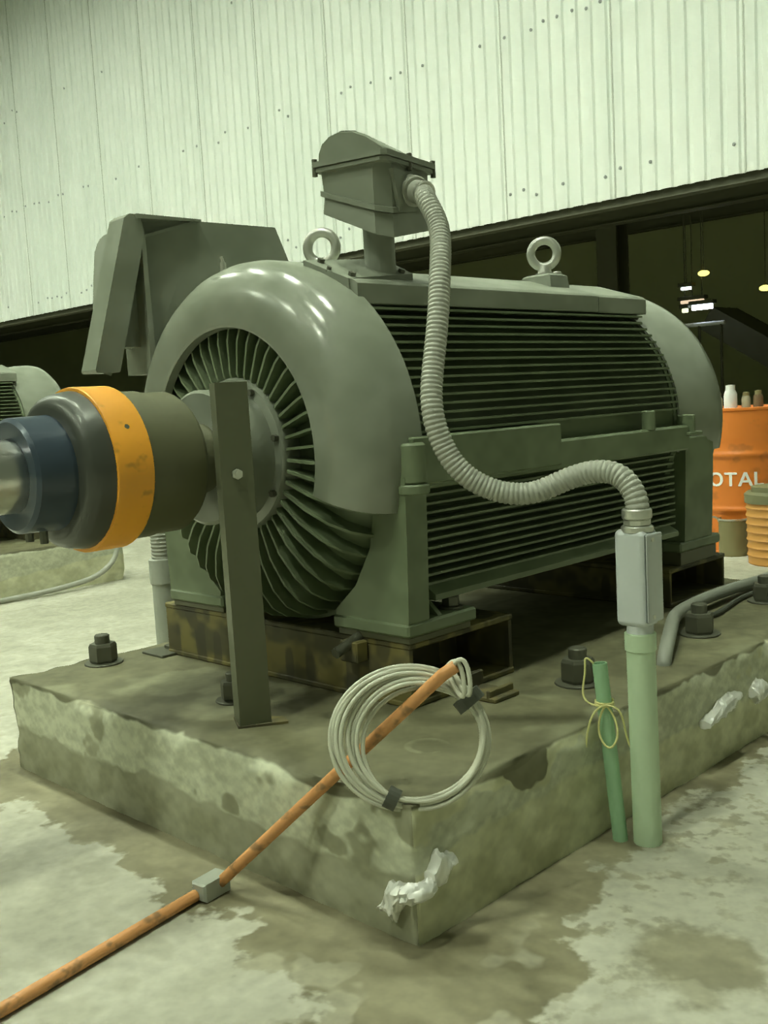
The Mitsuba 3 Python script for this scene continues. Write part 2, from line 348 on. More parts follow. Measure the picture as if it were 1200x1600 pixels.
for i in range(11):
    z = .80-.0228*i; m = fin(z, XA+.462)
    part(M, 'cooling_fin', m, 'shaded_frame_paint', False); part(M, 'cooling_fin', mirror(m), 'shaded_frame_paint', False)
# shoulders along the top
sh = bezel([(-.573, 1.292), (-.573, 1.343), (-.585, 1.352), (-.76, 1.408), (-1.06, 1.408), (-1.235, 1.352), (-1.247, 1.343), (-1.247, 1.292)], .004)
part(M, 'top_shoulder', prism(sh, 'y', .50, 1.60), 'grey_paint_dull')
part(M, 'top_shoulder', prism([(x, z-.002) for x, z in sh], 'y', 1.604, 1.90), 'grey_paint_dull')
# side bands and ledges, bottom rails, both sides
for mm in (lambda m: m, mirror):
    part(M, 'side_band', mm(box(XA+.40, -.398, .50, 1.86, .822, .905, .006)), 'shaded_frame_paint')
    part(M, 'side_plate', mm(box(XA+.40, -.385, .47, 1.094, .835, .953, .004)), 'shaded_frame_paint')
    part(M, 'bottom_rail', mm(prism([(-.52, .535), (-.415, .535), (-.415, .55), (-.46, .575), (-.52, .575)], 'y', .56, 1.80)), 'shaded_frame_paint')
    bs = part(M, 'boss', mm(cyl((-.41, 1.615, .90), (-.41, 1.615, .965), .022, 16, bev=.004)), 'shaded_frame_paint')
    part(M, 'boss', mm(cat([cyl((-.40, .478, .84), (-.40, .478, .94), .037, 20, bev=.006), cyl((-.40, .478, .815), (-.40, .478, .84), .043, 20, bev=.004)])), 'shaded_frame_paint')
    for y0, y1 in ((.44, .515), (1.90, 2.10)):
        xo = -.388 if y0 < 1 else -.435
        leg = prism(bezel([(-.485, .86), (xo, .86), (xo-.004, .70), (xo-.012, .495), (-.66, .495), (-.66, .51), (-.58, .58), (-.52, .68)], .006), 'y', y0, y1)
        part(M, 'foot_leg', mm(leg), 'shaded_frame_paint')
    for y0, y1 in ((.435, .70), (1.87, 2.16)):
        fp = part(M, 'foot_plate', mm(box(-.67, -.398 if y0 < 1 else -.445, y0, y1, .462, .497, .006)), 'shaded_frame_paint')
        for xx, yy in ((-.445, y1-.05), (-.58, y1-.05)) if y0 < 1 else ((-.49, y1-.05), (-.60, y1-.05)):
            part(M, 'foot_bolt', mm(cat([cyl((xx, yy, .497), (xx, yy, .503), .032, 18), hexprism((xx, yy, .503), .03, .024), cyl((xx, yy, .53), (xx, yy, .555), .013, 12)])), 'bolt_steel', False)
        zb = .445 if y0 < 1 else .415
        part(M, 'shim', mm(box(-.66, -.405 if y0 < 1 else -.452, y0+.01, y1-.02, zb, .462, .002)), 'olive_steel', False)
    part(M, 'gusset', mm(prism([(-.52, .497), (-.41, .497), (-.49, .57), (-.52, .57)], 'y', .56, .575)), 'shaded_frame_paint', False)
# end bells with radial fins
bell = part(M, 'end_bell', lathe([(.56, 0), (.56, .478), (.52, .478), (.515, .452), (.455, .432), (.415, .38), (.395, .28), (.39, .2), (.39, 0)], 96), 'shaded_frame_paint')
NF = 46
env = [(.40, .19), (.352, .19), (.340, .215), (.338, .30), (.355, .375), (.385, .425), (.43, .455), (.49, .468), (.52, .468), (.52, .44), (.46, .425), (.42, .37)]
fm = trimesh.creation.extrude_polygon(Polygon(env), .007, engine='earcut')
for i in range(NF):
    a = 2*math.pi*(i+.5)/NF; v = fm.vertices; y, r, w = v[:, 0], v[:, 1], v[:, 2]-.0035
    m = trimesh.Trimesh(np.stack([XA+r*math.cos(a)-w*math.sin(a), y, ZA+r*math.sin(a)+w*math.cos(a)], 1), fm.faces, process=False); m.fix_normals()
    part(bell, 'radial_fin', m, 'shaded_frame_paint', False)
# the front cowl: upper part of a rounded ring
prof = [(.345, .332), (.322, .336), (.318, .345), (.318, .385), (.322, .415), (.333, .445), (.352, .472), (.378, .494), (.408, .507), (.44, .513), (.52, .513), (.52, .504), (.44, .504), (.41, .498), (.384, .486), (.36, .466), (.342, .44), (.332, .412), (.328, .385), (.328, .348), (.345, .342)]
cow = part(M, 'front_cowl', lathe(prof, 120, math.radians(-17), math.radians(197), True), GP, 40)
for a in (-6, 62, 102, 186):
    a = math.radians(a); d = V(math.cos(a), 0, math.sin(a)); c = V(XA, .49, ZA)+d*.511
    part(cow, 'screw', cat([cyl(c, c+d*.012, .011, 10), cyl(c+d*.012, c+d*.022, .006, 8)]), 'bolt_steel', False)
c = V(XA+.085, .40, ZA+.500)
part(M, 'grease_nipple', cat([cyl(c+V(-.16, .0, -.01), c+V(-.16, 0, .018), .009, 8), cyl(c+V(-.16, 0, .018), c+V(-.162, -.004, .034), .005, 8)]), 'zinc')
# bearing housing
hub = part(M, 'bearing_housing', lathe([(.41, 0), (.41, .205), (.345, .205), (.335, .198), (.330, .176), (.235, .176), (.228, .168), (.228, 0)], 64), GP)
for i in range(8):
    a = 2*math.pi*(i+.3)/8; x, z = XA+.189*math.cos(a), ZA+.189*math.sin(a)
    part(hub, 'bolt', cyl((x, .333, z), (x, .320, z), .009, 6), 'bolt_steel', False)
part(M, 'shaft_end', lathe([(.24, 0), (.24, .09), (.12, .09), (.12, 0)], 48), 'olive_steel')
# rear cowl and rear end
prof = [(1.885, .463), (1.95, .468), (2.06, .481), (2.13, .484), (2.17, .478), (2.20, .455), (2.215, .42), (2.215, .12), (2.207, .12), (2.207, .415), (2.193, .448), (2.165, .470), (2.13, .476), (2.06, .473), (1.95, .460), (1.885, .455)]
rc = part(M, 'rear_cowl', lathe(prof, 96, math.radians(-14), math.radians(194), True), GP, 40)
a = math.radians(51); d = V(math.cos(a), 0, math.sin(a)); c = V(XA, 1.905, ZA)+d*.462
part(rc, 'screw', cyl(c, c+d*.01, .010, 10), 'bolt_steel', False)
part(M, 'rear_end_bell', lathe([(1.87, 0), (1.87, .449), (1.95, .455), (2.06, .468), (2.16, .464), (2.19, .44), (2.203, .40), (2.203, 0)], 72), 'shaded_frame_paint')
part(M, 'rear_bracket', cat([box(-.45, -.385, 1.84, 1.93, .868, .882), box(-.45, -.385, 1.865, 1.88, .88, .94)]), 'shaded_frame_paint', False)
# lifting eyes
def eye(x, y, z, turn, lab=None):
    t = trimesh.creation.torus(.043, .0145, major_sections=32, minor_sections=14)
    t.apply_transform(trimesh.transformations.rotation_matrix(math.pi/2, [1, 0, 0])); t.apply_transform(trimesh.transformations.rotation_matrix(turn, [0, 0, 1]))
    t.apply_translation((x, y, z+.092))
    e = part(M, 'lifting_eye', t, 'zinc', True, 'bright metal ring bolt')
    part(e, 'collar', cat([cyl((x, y, z+.028), (x, y, z+.052), .024, 20, r1=.018), cyl((x, y, z+.02), (x, y, z+.028), .03, 20)]), 'zinc')
    part(e, 'base', hull([(x+sx*.062*k, y+sy*.055*k, z+h) for sx in (-1, 1) for sy in (-1, 1) for k, h in ((1, -.04), (.9, .015), (.7, .022))]), 'grey_paint_dull', False)
eye(-.735, 1.535, 1.405, .55); eye(-.955, .74, 1.405, .55)
part(M, 'locating_pin', cyl((-.80, 1.70, 1.39), (-.80, 1.70, 1.455), .016, 14, bev=.004), 'zinc')
# ---- small terminal box on its neck
PH = .21; ex, ey = V(math.cos(PH), math.sin(PH), 0), V(-math.sin(PH), math.cos(PH), 0); O = V(-.677, .693, 0)
def loc(u, v, z): return O+ex*u+ey*v+V(0, 0, z)
pad_u, pad_v = V(-.2, .97, .062)*.245, V(-.96, -.2, .29)*.225
P0 = V(-.592, .49, 1.352)
pad = [V(-.598, .495, 1.352), V(-.634, .775, 1.381), V(-.745, .775, 1.436), V(-.730, .464, 1.412)]
P0, pad_u, pad_v = pad[0], pad[1]-pad[0], pad[3]-pad[0]
pm = part(M, 'mounting_pad', hull([p+V(0, 0, h) for p in pad for h in (-.075, 0.004)]), 'grey_paint_dull', False)
for s, t in ((.12, .12), (.88, .10), (.15, .85), (.85, .85)):
    c = P0+pad_u*s+pad_v*t; nn = unit(np.cross(pad_u, pad_v)); nn = nn*np.sign(nn[2])
    part(pm, 'bolt', cyl(c+nn*.002, c+nn*.014, .010, 6), 'bolt_steel', False)
A_, B_ = .205, .238
part(M, 'terminal_neck', cyl((-.672, .69, 1.36), (-.676, .692, 1.56), .042, 24), 'grey_paint_dull')
def slabcorners(k, zs, a=A_, b=B_, ch=.034):   # zs at (left front, right front, right back, left back); corners cut back by ch
    out = []
    for (su, sv), z in zip(((-1, -1), (1, -1), (1, 1), (-1, 1)), zs):
        zu = zs[[1, 0, 3, 2][((-1, -1), (1, -1), (1, 1), (-1, 1)).index((su, sv))]]; zv = zs[[3, 2, 1, 0][((-1, -1), (1, -1), (1, 1), (-1, 1)).index((su, sv))]]
        c_ = ch if (su, sv) == (1, -1) else .006
        out += [loc(su*(a/2*k-c_), sv*b/2*k, z+(zu-z)*c_/(a*k)), loc(su*a/2*k, sv*(b/2*k-c_), z+(zv-z)*c_/(b*k))]
    return out
tb = part(M, 'small_terminal_box', hull(slabcorners(.97, [1.655]*4)+slabcorners(.94, [1.598, 1.525, 1.56, 1.615])), 'grey_paint_dull', False)
part(tb, 'joint_flange', hull(slabcorners(1.0, [1.604, 1.531, 1.566, 1.621])+slabcorners(1.0, [1.590, 1.517, 1.552, 1.607])), 'grey_paint_dull', False)
part(tb, 'lower_case', hull(slabcorners(.93, [1.590, 1.517, 1.552, 1.607])+slabcorners(.97, [1.545, 1.455, 1.50, 1.565])), 'grey_paint_dull', False)
lid = part(tb, 'lid_flange', cat([hull(slabcorners(1.12, [1.676]*4, ch=.012)+slabcorners(1.12, [1.662]*4, ch=.012)), hull(slabcorners(1.08, [1.660]*4, ch=.014)+slabcorners(1.08, [1.650]*4, ch=.014))]), 'grey_paint_dull', False)
fa = [(-.100, .0), (-.097, .022), (-.086, .044), (-.062, .060), (-.03, .066), (.01, .060), (.05, .042), (.098, .008), (.10, .0)]
dome = [loc(u, -.118, 1.675+h) for u, h in fa]+[loc(u*.99, -.106, 1.679+h*1.03) for u, h in fa]+[loc(u*.98, .03, 1.675+h*.86) for u, h in fa]+[loc(u*.96, .118, 1.675+h*.30) for u, h in fa]
part(tb, 'lid', hull(dome), GP, 30)
for u, v in ((-.108, -.125), (.108, .125), (.108, -.0), (-.108, .125)):
    part(tb, 'lid_screw', cyl(loc(u, v, 1.64), loc(u, v, 1.684), .007, 8), 'bolt_steel', False)
for u, v, z in ((-.1035, -.07, 1.606), (.104, .07, 1.552), (.104, .07, 1.60)):
    part(tb, 'clamp_screw', cyl(loc(u-.012, v, z), loc(u+.012, v, z+.002), .009, 8), 'bolt_steel', False)
part(tb, 'gland_plate', hull([loc(A_/2*k, v, z) for k in (.9, 1.06) for v, z in ((-.085, 1.635), (.085, 1.635), (.075, 1.56), (-.06, 1.53))]), 'grey_paint_dull', False)
# ---- large terminal box on the far shoulder
TB = part(M, 'main_terminal_box', cat([prism([(.56, 1.611), (.86, 1.616), (.925, 1.478), (.925, 1.16), (.78, 1.16)], 'x', -1.43, -1.30),
     hull([(-1.30, .56, 1.611), (-1.30, .78, 1.16), (-1.335, .352, 1.60), (-1.335, .356, 1.16), (-1.43, .56, 1.611), (-1.43, .78, 1.16), (-1.43, .352, 1.60), (-1.43, .356, 1.16)])]), 'grey_paint_dull', False)
def strip(p, q, w, x0, x1):
    p, q = np.array(p), np.array(q); d = (q-p)/np.linalg.norm(q-p); n = V(-d[1], d[0])*w/2
    return prism([p+n, q+n, q-n, p-n], 'x', x0, x1)
part(TB, 'flange', prism(bezel([(.298, 1.600), (.318, 1.613), (.350, 1.611), (.362, 1.565), (.345, 1.50), (.245, 1.165), (.165, 1.165)], .008), 'x', -1.37, -1.292), GP, False)
part(TB, 'top_lip', prism([(.335, 1.600), (.335, 1.613), (.56, 1.6145), (.56, 1.608)], 'x', -1.40, -1.285), GP, False)
part(TB, 'gusset', strip((.36, 1.552), (.55, 1.609), .008, -1.345, -1.296), GP, False)
part(TB, 'corner_post', prism([(.352, 1.55), (.366, 1.55), (.372, 1.16), (.352, 1.16)], 'x', -1.36, -1.296), GP, False)
part(TB, 'inner_plate', prism([(.30, 1.56), (.36, 1.56), (.36, 1.24), (.22, 1.24)], 'x', -1.41, -1.345), 'grey_paint_dull', False)
pan = [(-1.30, .311, 1.592), (-1.328, .302, 1.566), (-1.381, .304, 1.570), (-1.412, .3035, 1.569), (-1.434, .301, 1.561), (-1.446, .297, 1.547), (-1.449, .288, 1.522), (-1.420, .259, 1.434), (-1.378, .222, 1.32), (-1.355, .209, 1.281), (-1.348, .194, 1.236), (-1.35, .179, 1.188), (-1.30, .173, 1.171)]
pn = V(0, .951, -.31)
pp = np.array(pan); tri = trimesh.creation.triangulate_polygon(Polygon(pp[:, [0, 2]]), engine='earcut')[1]; q = len(pp)
side = [[i, (i+1) % q, (i+1) % q+q] for i in range(q)]+[[i, (i+1) % q+q, i+q] for i in range(q)]
pm = trimesh.Trimesh(np.vstack([pp, pp+pn*.05]), np.vstack([tri, tri+q, side]), process=False); pm.fix_normals()
part(TB, 'cover', pm, 'grey_paint_dull', False)
part(TB, 'throat', box(-1.42, -1.22, .42, .86, 1.02, 1.18), GP, False)
motor_keys = [k for k in scene if k.startswith(M+'__')]

# ------------------------------------------------------------------ coupling on the shaft
K = thing('shaft_coupling', 'shaft coupling with an orange band and dark blue hub left of the motor', 'coupling')
part(K, 'drive_shaft', lathe([(-1.35, 0), (-1.35, .083), (-.27, .083)], 64), 'bright_steel', label='polished steel shaft')
part(K, 'blue_hub', lathe([(-.286, .08), (-.290, .087), (-.292, .122), (-.284, .131), (-.20, .133), (-.186, .139), (-.178, .15), (-.17, .15), (-.17, .08)], 72), 'blue_steel', label='dark blue hub')
part(K, 'end_disc', lathe([(-.196, .10), (-.199, .150), (-.190, .166), (-.180, .176), (-.165, .181), (-.128, .187), (-.128, .1)], 72), 'dark_steel', label='dark steel end disc')
ob = part(K, 'orange_band', lathe([(-.133, .15), (-.133, .193), (-.128, .195), (-.044, .195), (-.040, .193), (-.040, .15)], 96), 'orange_band_paint', label='orange painted band')
a = math.radians(30); d = V(math.cos(a), 0, math.sin(a))
part(ob, 'set_screw', cyl(V(XA, -.088, ZA)+d*.19, V(XA, -.088, ZA)+d*.1955, .006, 10), 'bolt_steel')
part(K, 'motor_hub', lathe([(-.045, .1), (-.045, .180), (.035, .180), (.037, .1755), (.118, .1755), (.131, .166), (.131, .08)], 72), 'olive_steel', label='olive grey hub sleeve')
for dx in (-.05, .02):
    part(K, 'bolt', cyl((XA+dx, -.235, ZA-.128), (XA+dx, -.235, ZA-.158), .010, 8), 'bolt_steel')

# ------------------------------------------------------------------ angle iron post
PO = thing('angle_iron_post', 'upright dark steel angle post standing on the plinth in front of the motor shaft', 'post')
az = math.radians(63); e1 = V(math.cos(az), math.sin(az)); e2 = V(-math.sin(az), math.cos(az)); ap = V(-.655, .102); w, t = .077, .008
L6 = [ap, ap+e1*w, ap+e1*w+e2*t, ap+e1*t+e2*t, ap+e1*t+e2*w, ap+e2*w]
pm = prism([tuple(q) for q in L6], 'z', PZ+.004, 1.108); pm.vertices[:, 0] += (pm.vertices[:, 2]-PZ)*-.006
part(PO, 'angle_bar', pm, 'post_steel', False)
part(PO, 'base_plate', hull([(x, y, z) for z in (PZ-.001, PZ+.006) for x, y in (ap+e1*-.005-e2*.0, ap+e1*.115-e2*.014, ap+e1*.115+e2*.03, ap+e2*.09)]), 'rusty_steel', False)
c = V(*(ap+e1*.035), .893); n3 = V(*(-e2), 0)
part(PO, 'bolt', cat([cyl(c, c+n3*.012, .013, 6), cyl(c+n3*.012, c+n3*.02, .007, 10)]), 'zinc', False, label='shiny bolt head')

# ------------------------------------------------------------------ flexible conduit, conduit body, pipes
H = thing('flexible_conduit', 'ribbed grey flexible conduit curving from the small terminal box down to the conduit box', 'conduit')
hp = [[-.540, .705, 1.580], [-.508, .693, 1.568], [-0.477, 0.672, 1.541], [-0.429, 0.653, 1.476], [-0.367, 0.582, 1.355], [-0.333, 0.525, 1.228], [-0.317, 0.48, 1.107], [-0.301, 0.454, 1.018], [-0.283, 0.46, 0.943], [-0.249, 0.483, 0.874], [-0.194, 0.53, 0.826], [-0.124, 0.584, 0.814], [-0.066, 0.63, 0.838], [0.003, 0.659, 0.858], [0.061, 0.672, 0.846], [0.096, 0.672, 0.803], [0.101, 0.671, 0.768]]
P, Lh = spline(hp, 1500)
ph = np.linspace(0, Lh, len(P))/.0114
part(H, 'hose', tube(P, .0240+.0028*np.abs(np.cos(np.pi*ph)), 20), 'hose_grey', True)
e = unit(P[30]-P[0])
part(H, 'end_fitting', cat([cyl(P[0]-e*.05, P[0]-e*.005, .040, 24, bev=.004), cyl(P[0]-e*.005, P[0]+e*.03, .030, 24, bev=.003)]), 'hose_grey')
part(H, 'end_ferrule', cyl(P[0]+e*.028, P[0]+e*.044, .0315, 24, bev=.003), 'zinc', label='bright ferrule')
bx, by = .100, .671
part(H, 'end_fitting', cat([cyl((bx, by, .752), (bx, by, .776), .0335, 24, bev=.003), cyl((bx, by, .738), (bx, by, .752), .031, 8, bev=.002), cyl((bx, by, .722), (bx, by, .738), .036, 24, bev=.003)]), 'zinc', label='zinc end fitting')
CB = thing('conduit_box', 'tall light grey conduit box on top of the pale green pipe', 'conduit box')
bb = bezel([(bx-.043, by-.034), (bx+.034, by-.034), (bx+.034, by+.034), (bx-.043, by+.034)], .014, 6)
def rounded_case(poly, z0, z1, r=.014):
    poly = Polygon(poly); pts = []
    for k in np.linspace(0, math.pi/2, 6):
        ins = r*(1-math.cos(k)) ; dz = r*(1-math.sin(k))
    for zz, sgn in ((z0, 1), (z1, -1)):
        for k in np.linspace(0, math.pi/2, 6):
            q = poly.buffer(-r*(1-math.sin(k))*.98)
            pts += [(x, y, zz+sgn*r*(1-math.cos(k))) for x, y in q.exterior.coords]
    return hull(pts)
part(CB, 'case', rounded_case(bb, .510, .730), 'box_grey', 30)
cv = part(CB, 'cover', rounded_case([(bx+.0345, by-.030), (bx+.043, by-.030), (bx+.043, by+.030), (bx+.0345, by+.030)], .522, .722, .004), 'box_grey', 30)
for z in (.535, .709): part(cv, 'screw', cyl((bx+.043, by-.012, z), (bx+.0455, by-.012, z), .005, 8), 'zinc')
GPp = thing('green_pipe', 'pale green plastic pipe rising from the floor beside the plinth to the grey conduit box', 'pipe')
part(GPp, 'pipe', cyl((.105, .671, -.02), (bx, by, .47), .0325, 28), 'pvc_green')
part(GPp, 'collar', cat([cyl((bx, by, .452), (bx, by, .494), .0355, 28, bev=.002)]), 'pvc_green')
part(GPp, 'adapter', cyl((bx, by, .494), (bx, by, .512), .030, 28), 'box_grey', label='grey threaded adapter')
s0, s1 = V(.050, .645, -.02), V(.014, .634, .418); sd = unit(s1-s0)
r0, r1 = .0172, .0135
ST = single('green_stub_pipe', trimesh.boolean.difference([cyl(s0, s1, r0, 24), cyl(s1-sd*.1, s1+sd*.02, r1, 20)], engine='manifold'), 'pvc_stub_green', 'thin green pipe stub leaning beside the thicker pale pipe, cut open at the top', 'pipe')
tie = s0+sd*(np.interp(.325, [s0[2], s1[2]], [0, np.linalg.norm(s1-s0)]))
cr, cf = unit(V(.74, .67, 0)), unit(V(.67, -.74, 0))      # sideways and outwards as seen from the front of the plinth
S = thing('yellow_string', 'yellow string tied in a bow around the thin green pipe stub', 'string')
a = np.linspace(0, 4*np.pi, 80)
part(S, 'winding', tube([tie+r0*1.16*(cr*math.cos(t)+cf*math.sin(t))+V(0, 0, .0025*t/3.1-.004) for t in a], .0026, 8), 'string_yellow', True)
kn = tie+cf*.022
lp = [kn, kn+cr*-.012+V(0, 0, -.02), kn+cr*-.016+V(0, 0, -.07), kn+cr*.004+cf*.006+V(0, 0, -.098), kn+cr*.022+cf*.006+V(0, 0, -.075), kn+cr*.018+V(0, 0, -.03), kn]
part(S, 'loop', tube(spline(lp, 60)[0], .0026, 8), 'string_yellow', True)
for path in ([kn, kn+cr*-.03+cf*.01+V(0, 0, -.015), kn+cr*-.046+V(0, 0, -.075), kn+cr*-.054+V(0, 0, -.155)], [kn, kn+cr*.028+cf*.01+V(0, 0, -.012), kn+cr*.042+V(0, 0, -.06), kn+cr*.060+V(0, 0, -.112)],
             [kn+cr*-.018, tie+cr*-.045+cf*-.02+V(0, 0, .02), tie+cr*-.040+cf*-.01+V(0, 0, .075), s1+cr*-.032+V(0, 0, .012), s1+cr*-.014+V(0, 0, .0)]):
    part(S, 'tail', tube(spline(path, 50)[0], .0024, 8), 'string_yellow', True)
BH = thing('grey_hose', 'dark grey hose lying along the plinth top and bending down behind the conduit box', 'hose')
P, _ = spline([(-.113, 1.148, .262), (-.118, 1.160, .29), (-.20, 1.345, .328), (-.305, 1.585, .322), (-.34, 1.81, .320), (-.352, 2.08, .314), (-.362, 2.36, .303), (-.39, 2.50, .262), (-.41, 2.58, .10), (-.42, 2.72, .022), (-.43, 3.4, .022)], 200)
part(BH, 'sleeve', tube(P, .0205, 16), 'black_hose', True)
single('thin_black_tube', tube(spline([(-.30, 2.40, .291), (-.31, 2.2, .289), (-.305, 2.0, .289), (-.27, 1.8, .289), (-.275, 1.70, .289)], 60)[0], .009, 10), 'tie_dark', 'thin black tube lying on the plinth top beside the dark grey hose', 'cable')  # thin black tube laid alongside the hose
# far side conduit, seen under the coupling
FC = thing('grey_riser_pipe', 'grey riser pipe with ribbed conduit behind the plinth, seen under the coupling', 'pipe')
fx, fy = -1.735, .62
part(FC, 'pipe', cyl((fx, fy, 0), (fx, fy, .47), .040, 24), 'pvc_grey')
part(FC, 'collar', cyl((fx, fy, .455), (fx, fy, .545), .046, 24, bev=.004), 'pvc_grey')
P, Lh = spline([(fx, fy, .54), (fx, fy, .64), (fx-.01, fy+.02, .78), (fx+.04, fy+.06, .95), (fx+.24, fy+.06, 1.06)], 500)
part(FC, 'ribbed_hose', tube(P, .0345+.002*np.cos(2*np.pi*np.linspace(0, Lh, 500)/.012), 18), 'hose_grey', True)

# ------------------------------------------------------------------ orange conduit pipe and cable coil
OR = thing('orange_pipe', 'thin orange pipe along the floor, coupled and leaning up over the plinth edge', 'pipe')
c0 = V(-.497, -.112, .0145); ed = V(-.198, 0, .306); dirp = ed-c0; tip = c0+dirp*1.80+V(.006, .004, .0)
part(OR, 'floor_length', tube([V(-.36, -1.05, .0135), V(-.40, -.80, .0135), V(-.423, -.62, .0135), c0+V(-.006, -.025, 0)], .0128, 16), 'orange_pipe_paint', True)
pth = [c0+dirp*t for t in np.linspace(.02, 1.8, 30)]; pth[-1] = tip
part(OR, 'raised_length', tube(pth, .0125, 16), 'orange_pipe_paint', True)
d1 = unit(c0-V(-.423, -.62, .0135)); sdv = unit(np.cross(d1, [0, 0, 1]))
fc = c0+d1*-.012
part(OR, 'coupling', hull([fc+d1*s*.040*k+sdv*t*.021*k2+V(0, 0, u*.020*k2+.008) for s in (-1, 1) for t in (-1, 1) for u in (-1, 1) for k, k2 in ((1, .8), (.88, 1))]), 'pvc_grey', False, label='grey pipe coupling')
# coil: loops in a plane facing down the plinth corner, leaning back on the pipe
CO = thing('cable_coil', 'coil of thin grey cable hung on the orange pipe at the plinth corner', 'cable coil')
nrm = unit(V(.665, -.715, .22)); cu = unit(np.cross([0, 0, 1], nrm)); cv_ = np.cross(nrm, cu)
cc = V(-.034, .039, .398)
def on_plane(x, y): return cc+cu*x+cv_*y
loops = []
rng2 = np.random.default_rng(3)
EDGES = zip((-.146, -.134, -.125, -.140, -.104, -.096, -.085, -.112), (.148, .142, .136, .145, .139, .132, .143, .134), (-.142, -.136, -.131, -.127, -.139, -.124, -.133, -.121), (.142, .137, .128, .134, .116, .108, .098, .122))
spec = [((r-l)/2, (t-b)/2, (r+l)/2, (t+b)/2) for l, r, b, t in EDGES]
Pc = []
N = 96
for i, (rx, ry, ox, oy) in enumerate(spec):
    rx, ry = rx*1.05, ry*.965
    q = np.linspace(0, 2*np.pi, N, endpoint=False)+math.radians(55)
    dep = .005*(i % 3)-.006+.004*np.sin(q*2+i)
    for t, dd in zip(q, dep):
        f = (t-q[0])/(2*np.pi); nx = spec[(i+1) % len(spec)]; nx = (nx[0]*1.05, nx[1]*.965, nx[2], nx[3])
        s = max(0., (f-.8)/.2); s = s*s*(3-2*s)
        b = [(1-s)*u+s*v for u, v in zip((rx, ry, ox, oy), nx)]
        Pc.append(on_plane(b[2]+b[0]*math.cos(t), b[3]+b[1]*math.sin(t))+nrm*dd)
Pc = np.array(Pc)
start = spline([tip-unit(dirp)*.02, tip+V(.010, .006, .012), tip+V(.022, .010, -.012), tip+V(.022, .006, -.055), Pc[0]+V(.0, .0, .015), Pc[0]], 40)[0]
part(CO, 'cable', tube(np.vstack([start[:-1], Pc]), .0047, 10), 'cable_grey', True)
st2 = start.copy(); st2 += V(-.012, -.004, -.004)
part(CO, 'cable', tube(st2, .0047, 10), 'cable_grey', True)
def tiering(t, w, label):
    c = on_plane(.020+.124*math.cos(t), -.006+.121*math.sin(t)); rad = unit(cu*math.cos(t)+cv_*math.sin(t)); tan = np.cross(nrm, rad)
    pts = []
    for s in (-1, 1):
        for k in np.linspace(0, 2*np.pi, 16, endpoint=False):
            pts.append(c+tan*s*.012+rad*(w*math.cos(k))+nrm*(.016*math.sin(k)))
    part(CO, 'tie', hull(pts), 'tie_dark', False, label=label)
tiering(math.radians(37), .030, 'dark tape tie'); tiering(math.radians(-118), .022, 'dark tape tie')

# ------------------------------------------------------------------ crumpled foil at the plinth edges
def ribbon(path, height, seed, lab, grp=None):
    """a crumpled scrap: a lumpy flattened band with folds and torn lower edge"""
    P, L = spline(path, 40); rows = 16; vs = []; N = []
    for i in range(len(P)):
        t = P[min(i+1, len(P)-1)]-P[max(i-1, 0)]; N.append(unit(np.cross(unit(t), [0, 0, 1])))
    for i, p in enumerate(P):
        u = i/(len(P)-1); h = height*(.35+1.0*meshkit.noise(V(u*L*38, seed*3.1, 0)))*(.35+.65*math.sin(math.pi*min(max(u, .08), .92)))
        for j in range(rows):
            a = 2*math.pi*j/rows
            lump = .5+.9*meshkit.noise(V(u*L*60, math.cos(a)*1.6+9, math.sin(a)*1.6+seed*5))+.55*meshkit.noise(V(u*L*170, math.cos(a)*3.5, math.sin(a)*3+seed))
            vs.append(p+N[i]*(.010+.015*math.cos(a)*lump)+V(0, 0, .5*h*math.sin(a)*lump))
    n = rows; i, j = np.meshgrid(np.arange(len(P)-1), np.arange(n), indexing='ij'); k = (j+1) % n
    f = np.concatenate([np.stack([i*n+j, i*n+k, (i+1)*n+k], -1).reshape(-1, 3), np.stack([i*n+j, (i+1)*n+k, (i+1)*n+j], -1).reshape(-1, 3)])
    m = len(vs); q = np.arange(n); vs += [P[0]+N[0]*.01, P[-1]+N[-1]*.01]
    f = np.vstack([f, np.stack([(q+1) % n, q, np.full(n, m)], -1), np.stack([(len(P)-1)*n+q, (len(P)-1)*n+(q+1) % n, np.full(n, m+1)], -1)])
    mesh = trimesh.Trimesh(np.array(vs), f, process=False); mesh.fix_normals()
    single('crumpled_foil', mesh, 'foil', lab, 'foil', grp, smooth=28)
ribbon([(-.070, -.002, .072), (-.045, -.004, .088), (-.015, -.006, .107)], .052, 1, 'crumpled silvery foil scrap at the near plinth corner, left piece')
ribbon([(-.012, -.010, .112), (.006, .0, .116), (.004, .022, .120)], .050, 2, 'crumpled silvery foil scrap wrapped on the near plinth corner, middle piece')
ribbon([(.002, .026, .133), (.002, .055, .142), (.0, .090, .150)], .054, 3, 'crumpled silvery foil scrap at the near plinth corner, right and highest piece')
ribbon([(.0, 1.13, .135), (.0, 1.20, .150), (.0, 1.27, .165), (.0, 1.33, .172)], .040, 4, 'long torn foil scrap on the right side of the plinth')
ribbon([(.0, 1.42, .150), (.0, 1.46, .150), (.0, 1.50, .15)], .070, 5, 'short torn foil scrap at the right end of the plinth side, near the photo edge')

